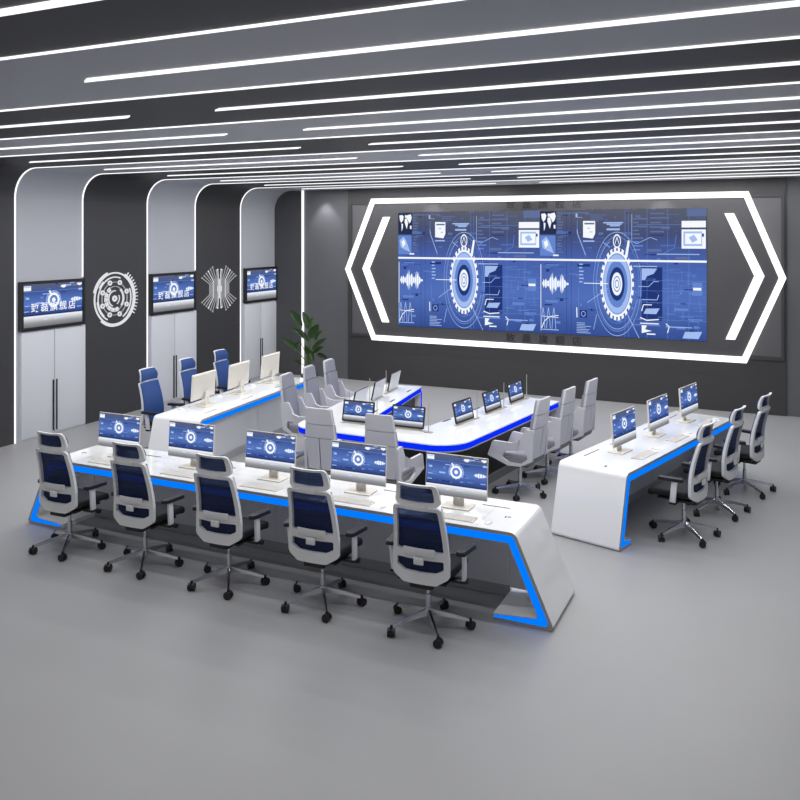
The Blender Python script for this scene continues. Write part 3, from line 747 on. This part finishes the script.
# ------------------------------------------------------------------ chairs
def star_base(t, R=.335, arm_mat='chrome', a0=90, hub=.125):
    bm = NB(); cyl(bm, (0, 0, hub-.035), (0, 0, hub+.035), .034, .03, 20)
    for k in range(5):
        a = math.radians(a0+72*k); c, s = math.cos(a), math.sin(a)
        # tapering arm with a roof-like section
        pr = [(0.02, .021, hub+.025, hub-.022), (R*.55, .016, hub-.005, hub-.035), (R*.97, .012, .086, .064)]
        prev = None
        for (r, w, zt, zb) in pr:
            q = [bm.verts.new((r*c-s*o, r*s+c*o, z)) for o, z in ((-w, zb), (w, zb), (w*.6, zt), (-w*.6, zt))]
            if prev:
                for j in range(4): bm.faces.new([prev[j], prev[(j+1) % 4], q[(j+1) % 4], q[j]])
            else: bm.faces.new(q[::-1])
            prev = q
        bm.faces.new(prev)
    obj('star_base', bm, arm_mat, t)
    for k in range(5):
        a = math.radians(a0+72*k); c, s = math.cos(a), math.sin(a); px, py = R*c, R*s
        sw = a+.9; dx, dy = -math.sin(sw), math.cos(sw)
        bm = NB()
        for o in (-.017, .017): cyl(bm, (px+dx*(o-.012), py+dy*(o-.012), .034), (px+dx*(o+.012), py+dy*(o+.012), .034), .034, seg=18)
        cyl(bm, (px, py, .03), (px, py, .088), .011, seg=10)
        obj('caster', bm, 'black', t)
def make_task_chair(label, loc, rz):
    t = thing('task_chair', label, 'chair', loc, rz, 'blue mesh task chairs')
    star_base(t, .345, 'chrome', 88.5)
    bm = NB(); cyl(bm, (0, 0, .14), (0, 0, .27), .022, seg=18); cyl(bm, (0, 0, .27), (0, 0, .39), .014, seg=16); obj('gas_lift', bm, 'chrome', t)
    bm = NB(); box(bm, (0, -.02, .395), (.2, .3, .05), .015); box(bm, (0, -.1, .425), (.14, .12, .035), .015); box(bm, (0, .03, .425), (.42, .36, .022), .008)
    cyl(bm, (.1, .08, .39), (.29, .09, .385), .009, seg=10); cyl(bm, (.27, .09, .386), (.31, .092, .384), .022, seg=14); obj('mechanism', bm, 'black', t)
    # seat cushion with rolled front
    bm = NB(); b = NB(); box(b, (0, 0, 0), (.50, .44, .075), .03, seg=4)
    bmesh.ops.subdivide_edges(b, edges=[e for e in b.edges if abs(e.verts[0].co.y-e.verts[1].co.y) > .2], cuts=8)
    for v in b.verts:
        y = v.co.y
        if y > .1: v.co.z -= (y-.1)**2*1.6
        v.co.x *= 1-.12*max(0, -y/.24)
        v.co.z += .25*v.co.x**2
    merge(bm, b, Matrix.Translation((0, .085, .475))); obj('seat', bm, 'seat', t)
    lean = lambda x, z: -.185-(z-.45)*.13+.035*math.sin((z-.45)/.62*PI)+.55*x*x
    bm = NB()
    up_o = round_poly([(-.24, .64), (.24, .64), (.208, 1.058), (-.208, 1.058)], [.012, .012, .035, .035], 6)
    up_i = round_poly([(-.2, .685), (.2, .685), (.174, 1.03), (-.174, 1.03)], [.015, .015, .02, .02], 6)
    def dens(l, m=4):
        o = []
        for i in range(len(l)):
            a, b = Vector(l[i]), Vector(l[(i+1) % len(l)])
            o += [a.lerp(b, k/m) for k in range(m)]
        return o
    ring(bm, dens(up_o), dens(up_i), -.016, .016, lean)
    lo_o = round_poly([(-.14, .425), (.14, .425), (.243, .485), (.241, .655), (-.241, .655), (-.243, .485)], [.03, .03, .04, .01, .01, .04], 6)
    lo_i = round_poly([(-.13, .515), (.13, .515), (.2, .55), (.2, .618), (-.2, .618), (-.2, .55)], [.02, .02, .015, .015, .015, .015], 6)
    ring(bm, dens(lo_o), dens(lo_i), -.018, .014, lean)
    obj('back_frame', bm, 'frame', t)
    bm = NB(); sheet(bm, lambda v: (.145+.09*min(1, v*7)-.036*max(0, v-.1), .445+v*.605), 22, 16, .017, lean, .012, 0); obj('back_mesh', bm, ['mesh', 'meshback'], t)
    bm = NB(); b = NB(); box(b, (0, 0, .683), (.27, .014, .062), .006); box(b, (0, -.006, .612), (.085, .018, .06), .006)
    bmesh.ops.subdivide_edges(b, edges=[e for e in b.edges if abs(e.verts[0].co.x-e.verts[1].co.x) > .06], cuts=6)
    for v in b.verts: v.co.y += lean(v.co.x, v.co.z)-.026
    merge(bm, b); obj('lumbar_support', bm, 'frame', t)
    hl = lambda x, z: -.262-.022*((z-1.13)/.09)**2*(1 if z > 1.13 else .3)+1.1*x*x-(.0 if z < 1.13 else .0)
    bm = NB()
    ho_ = round_poly([(-.2, 1.064), (.2, 1.064), (.167, 1.242), (-.167, 1.242)], [.04, .04, .03, .03], 6)
    hi_ = round_poly([(-.15, 1.097), (.15, 1.097), (.135, 1.221), (-.135, 1.221)], [.02, .02, .015, .015], 6)
    ring(bm, dens(ho_), dens(hi_), -.012, .012, hl)
    box(bm, (0, -.264, 1.056), (.15, .028, .05), .008)
    hd = obj('headrest', bm, 'frame', t)
    bm = NB(); sheet(bm, lambda v: (.172+.02*math.sin(v*PI)-.022*v, 1.074+v*.16), 8, 14, .013, hl, .014, 0); obj('headrest_mesh', bm, ['mesh', 'meshback'], hd)
    for s in (-1, 1):
        bm = NB(); box(bm, (s*.315, -.01, .535), (.028, .062, .25), .008, mtx=Matrix.Rotation(s*.05, 4, 'Y') @ Matrix.Rotation(.12, 4, 'X'))
        ar = obj('armrest_post', bm, 'frame', t)
        bm = NB(); box(bm, (s*.265, .0, .42), (.13, .07, .025), .008); obj('arm_bracket', bm, 'black', ar)
        bm = NB(); pp = round_poly([(-.042, -.13), (.042, -.13), (.048, .13), (-.036, .13)], [.035, .035, .04, .036], 6)
        b = NB(); prism(b, pp, -.012, .01, 'Z'); pp2 = [(p[0]*.86, p[1]*.95) for p in pp]; prism(b, pp2, .009, .018, 'Z')
        merge(bm, b, Matrix.Translation((s*.318, .02, .668)) @ Matrix.Rotation(s*-.12, 4, 'Z')); obj('arm_pad', bm, 'padblack', ar)
    return t
tc = None
task = []
for i in range(5):
    k = 4-i; task.append(((-2.61-k*.998, 6.145, 0), math.radians(1.5), 'blue mesh task chair at the %s of the front desk' % fseat[i]))
for i in range(3):
    p = (-.93+.263*i, 9.165+.967*i); task.append(((*p, 0), ra-.0, 'blue mesh task chair seen from behind at the right desk, %s' % near[i]))
for i in range(3):
    p = (-8.20-.115*i, 9.33+1.01*i); task.append(((*p, 0), la, 'blue mesh task chair facing the room behind the left desk, %s' % near[i]))
for loc, rz, lab in task:
    if tc is None: tc = make_task_chair(lab, loc, rz)
    else: dup(tc, loc, rz, lab)

def make_exec_chair(label, loc, rz):
    t = thing('executive_chair', label, 'chair', loc, rz, 'grey high-backed chairs at the conference table')
    star_base(t, .31, 'chrome', 53, .115)
    bm = NB(); cyl(bm, (0, 0, .12), (0, 0, .27), .024, seg=18); cyl(bm, (0, 0, .27), (0, 0, .38), .018, seg=16); obj('gas_lift', bm, 'chrome', t)
    bm = NB(); box(bm, (0, -.02, .385), (.2, .26, .045), .012); cyl(bm, (.05, .05, .36), (.25, .12, .345), .01, seg=10); box(bm, (.26, .12, .344), (.07, .03, .014), .004); obj('mechanism', bm, 'black', t)
    by = lambda z: -.218-(z-.45)*.12
    # bucket shell under and behind the seat, with a groove down the lower back
    def slab(bm, rows, y0, y1, mi=0, wrap=.5, m=8):
        """rows of (halfwidth, z) -> a padded slab following the back line"""
        G = []
        for hw, z in rows:
            G.append([[bm.verts.new((hw*(2*k/m-1), by(z)+yy+wrap*(hw*(2*k/m-1))**2, z)) for k in range(m+1)] for yy in (y0, y1)])
        n = len(rows)
        for i in range(n-1):
            for k in range(m):
                for s in (0, 1):
                    f = bm.faces.new([G[i][s][k], G[i][s][k+1], G[i+1][s][k+1], G[i+1][s][k]]); f.material_index = mi
            for k in (0, m): f = bm.faces.new([G[i][0][k], G[i+1][0][k], G[i+1][1][k], G[i][1][k]]); f.material_index = mi
        for i in (0, n-1):
            for k in range(m): f = bm.faces.new([G[i][0][k], G[i][0][k+1], G[i][1][k+1], G[i][1][k]]); f.material_index = mi
    bm = NB(); slab(bm, [(.153, 1.22), (.163, 1.2), (.182, 1.035)], -.036, -.004); slab(bm, [(.182, 1.028), (.193, .875)], -.038, -.004)
    obj('back_shell', bm, 'shell', t)
    bm = NB(); slab(bm, [(.148, 1.212), (.158, 1.195), (.176, 1.035)], -.006, .022); obj('head_cushion', bm, 'shell2', t)
    bm = NB(); slab(bm, [(.178, 1.025), (.188, .875), (.186, .68), (.178, .53)], -.006, .035); obj('back_cushion', bm, 'shell2', t)
    for s in (-1, 1):
        bm = NB(); b = NB()
        rows = [(.868, .007, .192), (.72, .007, .184), (.58, .007, .176), (.5, .009, .168)]
        G = [[b.verts.new((s*x, by(z)+yy+.5*x*x, z)) for x in (x0, (x0+x1)/2, x1) for yy in (-.038, -.005)] for z, x0, x1 in rows]
        for i in range(len(rows)-1):
            for k in range(2):
                for yy in (0, 1): b.faces.new([G[i][2*k+yy], G[i][2*k+2+yy], G[i+1][2*k+2+yy], G[i+1][2*k+yy]])
            for k in (0, 4): b.faces.new([G[i][k], G[i+1][k], G[i+1][k+1], G[i][k+1]])
        for i in (0, len(rows)-1):
            for k in range(2): b.faces.new([G[i][2*k], G[i][2*k+2], G[i][2*k+3], G[i][2*k+1]])
        merge(bm, b); obj('lower_back_panel', bm, 'shell', t)
    # seat
    bm = NB(); b = NB(); box(b, (0, .03, .495), (.355, .46, .085), .03, seg=4); merge(bm, b); obj('seat_cushion', bm, 'shell2', t)
    bm = NB(); prism(bm, round_poly([(-.25, .49), (-.215, .415), (.05, .39), (.3, .465), (.29, .485)], .02, 4), -.2, .2, 'X')
    obj('seat_shell', bm, 'shellunder', t)
    # swept side arms: back post, arm top, front edge, lower rail around an opening
    for s in (-1, 1):
        bm = NB()
        o = [(-.262, .48), (-.11, .40), (.05, .395), (.315, .50), (.30, .53), (.235, .69), (.0, .68), (-.09, .71), (-.17, .86), (-.282, .85)]
        i_ = [(-.20, .50), (-.11, .435), (.03, .43), (.13, .49), (.11, .54), (.07, .575), (.0, .585), (-.07, .585), (-.13, .60), (-.185, .60)]
        ro = [.03, .05, .05, .02, .02, .03, .06, .06, .03, .02]; ri = [.02]*10
        R1 = round_poly(o, ro, 4); R2 = round_poly(i_, ri, 4)
        b = NB(); ring(b, R1, R2, -.016, .016)
        # y,z profile -> chair: local (x->y), thickness -> x ; flare outwards towards the front
        for v in b.verts:
            yy, th, zz = v.co.x, v.co.y, v.co.z
            fl = .202+.05*max(0, (yy+.1)/.35)+.03*max(0, (zz-.53)/.2)*(1 if yy > -.1 else .0)
            v.co = Vector((s*(fl+th), yy, zz))
        merge(bm, b); obj('armrest', bm, 'shell', t)
    return t
ex = None
exs = []
for i in range(2): exs.append((((-4.795, 8.39, 0), (-4.02, 8.39, 0))[i], 0, 'grey high-backed chair at the closed end of the U-table, %s one of two' % ('left', 'right')[i]))
for i in range(3): exs.append((((-2.92, 9.79, 0), (-2.785, 10.58, 0), (-2.65, 11.34, 0))[i], math.radians(81), 'grey high-backed chair along the right arm of the U-table, %s' % near[i]))
for i in range(3): exs.append((((-6.10, 9.92, 0), (-6.17, 10.64, 0), (-6.22, 11.33, 0))[i], math.radians(-83), 'grey high-backed chair between left desk and U-table, %s' % near[i]))
for loc, rz, lab in exs:
    if ex is None: ex = make_exec_chair(lab, loc, rz)
    else: dup(ex, loc, rz, lab)

# ------------------------------------------------------------------ potted plant
pl = thing('potted_plant', 'leafy green plant in a black pot by the back left corner', 'plant', (-8.64, 14.18, 0), math.radians(25))
bm = NB(); prof = [(.13, 0), (.175, .395), (.16, .395), (.155, .34)]
for (r0, z0), (r1, z1) in zip(prof, prof[1:]):
    n = 28
    A_ = [bm.verts.new((r0*math.cos(2*PI*k/n), r0*math.sin(2*PI*k/n), z0)) for k in range(n)]; B_ = [bm.verts.new((r1*math.cos(2*PI*k/n), r1*math.sin(2*PI*k/n), z1)) for k in range(n)]
    for k in range(n): bm.faces.new([A_[k], A_[(k+1) % n], B_[(k+1) % n], B_[k]])
    if z0 == 0: bm.faces.new(A_[::-1])
bmesh.ops.remove_doubles(bm, verts=bm.verts[:], dist=1e-4); obj('pot', bm, 'pot', pl)
bm = NB(); cyl(bm, (0, 0, .33), (0, 0, .355), .155, seg=24); obj('soil', bm, 'soil', pl)
K = .00253
def Z(px, py): return ((px-392)*K, .39+(590-py)*K)
leaves = [((335, 210), (237, 72), .075, -.1), ((385, 235), (335, 92), .075, .08), ((395, 300), (468, 185), .105, -.05), ((385, 330), (245, 228), .06, .12), ((305, 400), (172, 306), .06, -.08),
          ((415, 395), (527, 308), .06, .1), ((425, 415), (512, 358), .05, -.12), ((455, 425), (542, 478), .055, .05), ((325, 508), (258, 500), .05, .1), ((405, 400), (445, 480), .055, -.18),
          ((395, 220), (415, 140), .07, .15), ((395, 430), (360, 350), .055, -.15), ((330, 335), (238, 402), .035, .02), ((430, 330), (490, 250), .05, .18), ((380, 470), (400, 400), .05, .1)]
for (b0, tip, w, dep) in leaves:
    bx, bz = Z(*b0); tx, tz = Z(*tip)
    Bp = Vector((bx, dep*.6, bz)); Tp = Vector((tx, dep*1.3, tz)); ax = Tp-Bp; L = ax.length
    side = Vector((-ax.z, -.35*L, ax.x)).normalized() if True else None
    side = (side-ax.normalized()*side.dot(ax.normalized())).normalized()
    nrm = ax.cross(side).normalized()
    bm = NB(); n = 12; rows = []
    for i in range(n+1):
        u = i/n; hw = w*math.sin(PI*min(1, u**.8*.97+.02))**.75*(1-.15*u); sag = -nrm*.0+Vector((0, 0, .18*L*math.sin(PI*u)*.5))
        c = Bp+ax*u+sag
        rows.append([bm.verts.new(c+side*hw*k/2+nrm*(abs(k)/2)**1.5*hw*.45+nrm*.004*math.sin(u*30)*abs(k)) for k in (-2, -1, 0, 1, 2)])
    for i in range(n):
        for k in range(4): bm.faces.new([rows[i][k], rows[i][k+1], rows[i+1][k+1], rows[i+1][k]])
    bmesh.ops.solidify(bm, geom=bm.faces[:], thickness=.0025)
    lf = obj('leaf', bm, 'leaf', pl, 60)
    bm = NB(); s0 = Vector((random.uniform(-.05, .05), random.uniform(-.05, .05), .35)); mid = (s0+Bp)/2+Vector((-(Bp.x)*.25, 0, .06))
    tube(bm, [s0, s0.lerp(mid, .6)+Vector((0, 0, .03)), mid, mid.lerp(Bp, .6), Bp+ax*.04], [.011, .01, .009, .007, .005], 8); obj('stem', bm, 'stem', lf)

# ------------------------------------------------------------------ light, camera
def spot(loc, target, power, ang, blend=.6, r=.05):
    l = bpy.data.lights.new('downlight', 'SPOT'); l.energy = power; l.spot_size = math.radians(ang); l.spot_blend = blend; l.shadow_soft_size = r
    o = bpy.data.objects.new('downlight', l); C.objects.link(o); o.location = loc
    o.rotation_euler = (Vector(target)-Vector(loc)).to_track_quat('-Z', 'Y').to_euler()
    return o
spot((-9.3, YB-.22, 4.18), (-9.3, YB-.1, 0), 45, 80)
for x in (-6.6, -2.0): spot((x, YB-.42, 4.18), (x, YB-.3, 0), 30, 80)
w = bpy.data.worlds.new('World'); bpy.context.scene.world = w; w.use_nodes = True
w.node_tree.nodes['Background'].inputs[0].default_value = (.66, .66, .67, 1); w.node_tree.nodes['Background'].inputs[1].default_value = .5
cam = bpy.data.cameras.new('Camera'); co = bpy.data.objects.new('Camera', cam); C.objects.link(co)
cam.sensor_width = 36; cam.sensor_fit = 'HORIZONTAL'; cam.lens = 815/800*36; cam.shift_x = 0; cam.shift_y = -(400-235.5)/800
co.location = (0, 0, 3.2); co.rotation_euler = (PI/2, 0, math.radians(25)); cam.clip_end = 100
S = bpy.context.scene; S.camera = co
S.view_settings.view_transform = 'Standard'; S.view_settings.look = 'None'; S.view_settings.exposure = 0; S.view_settings.gamma = 1; S.view_settings.use_curve_mapping = False
S.cycles.max_bounces = 6; S.cycles.transparent_max_bounces = 12
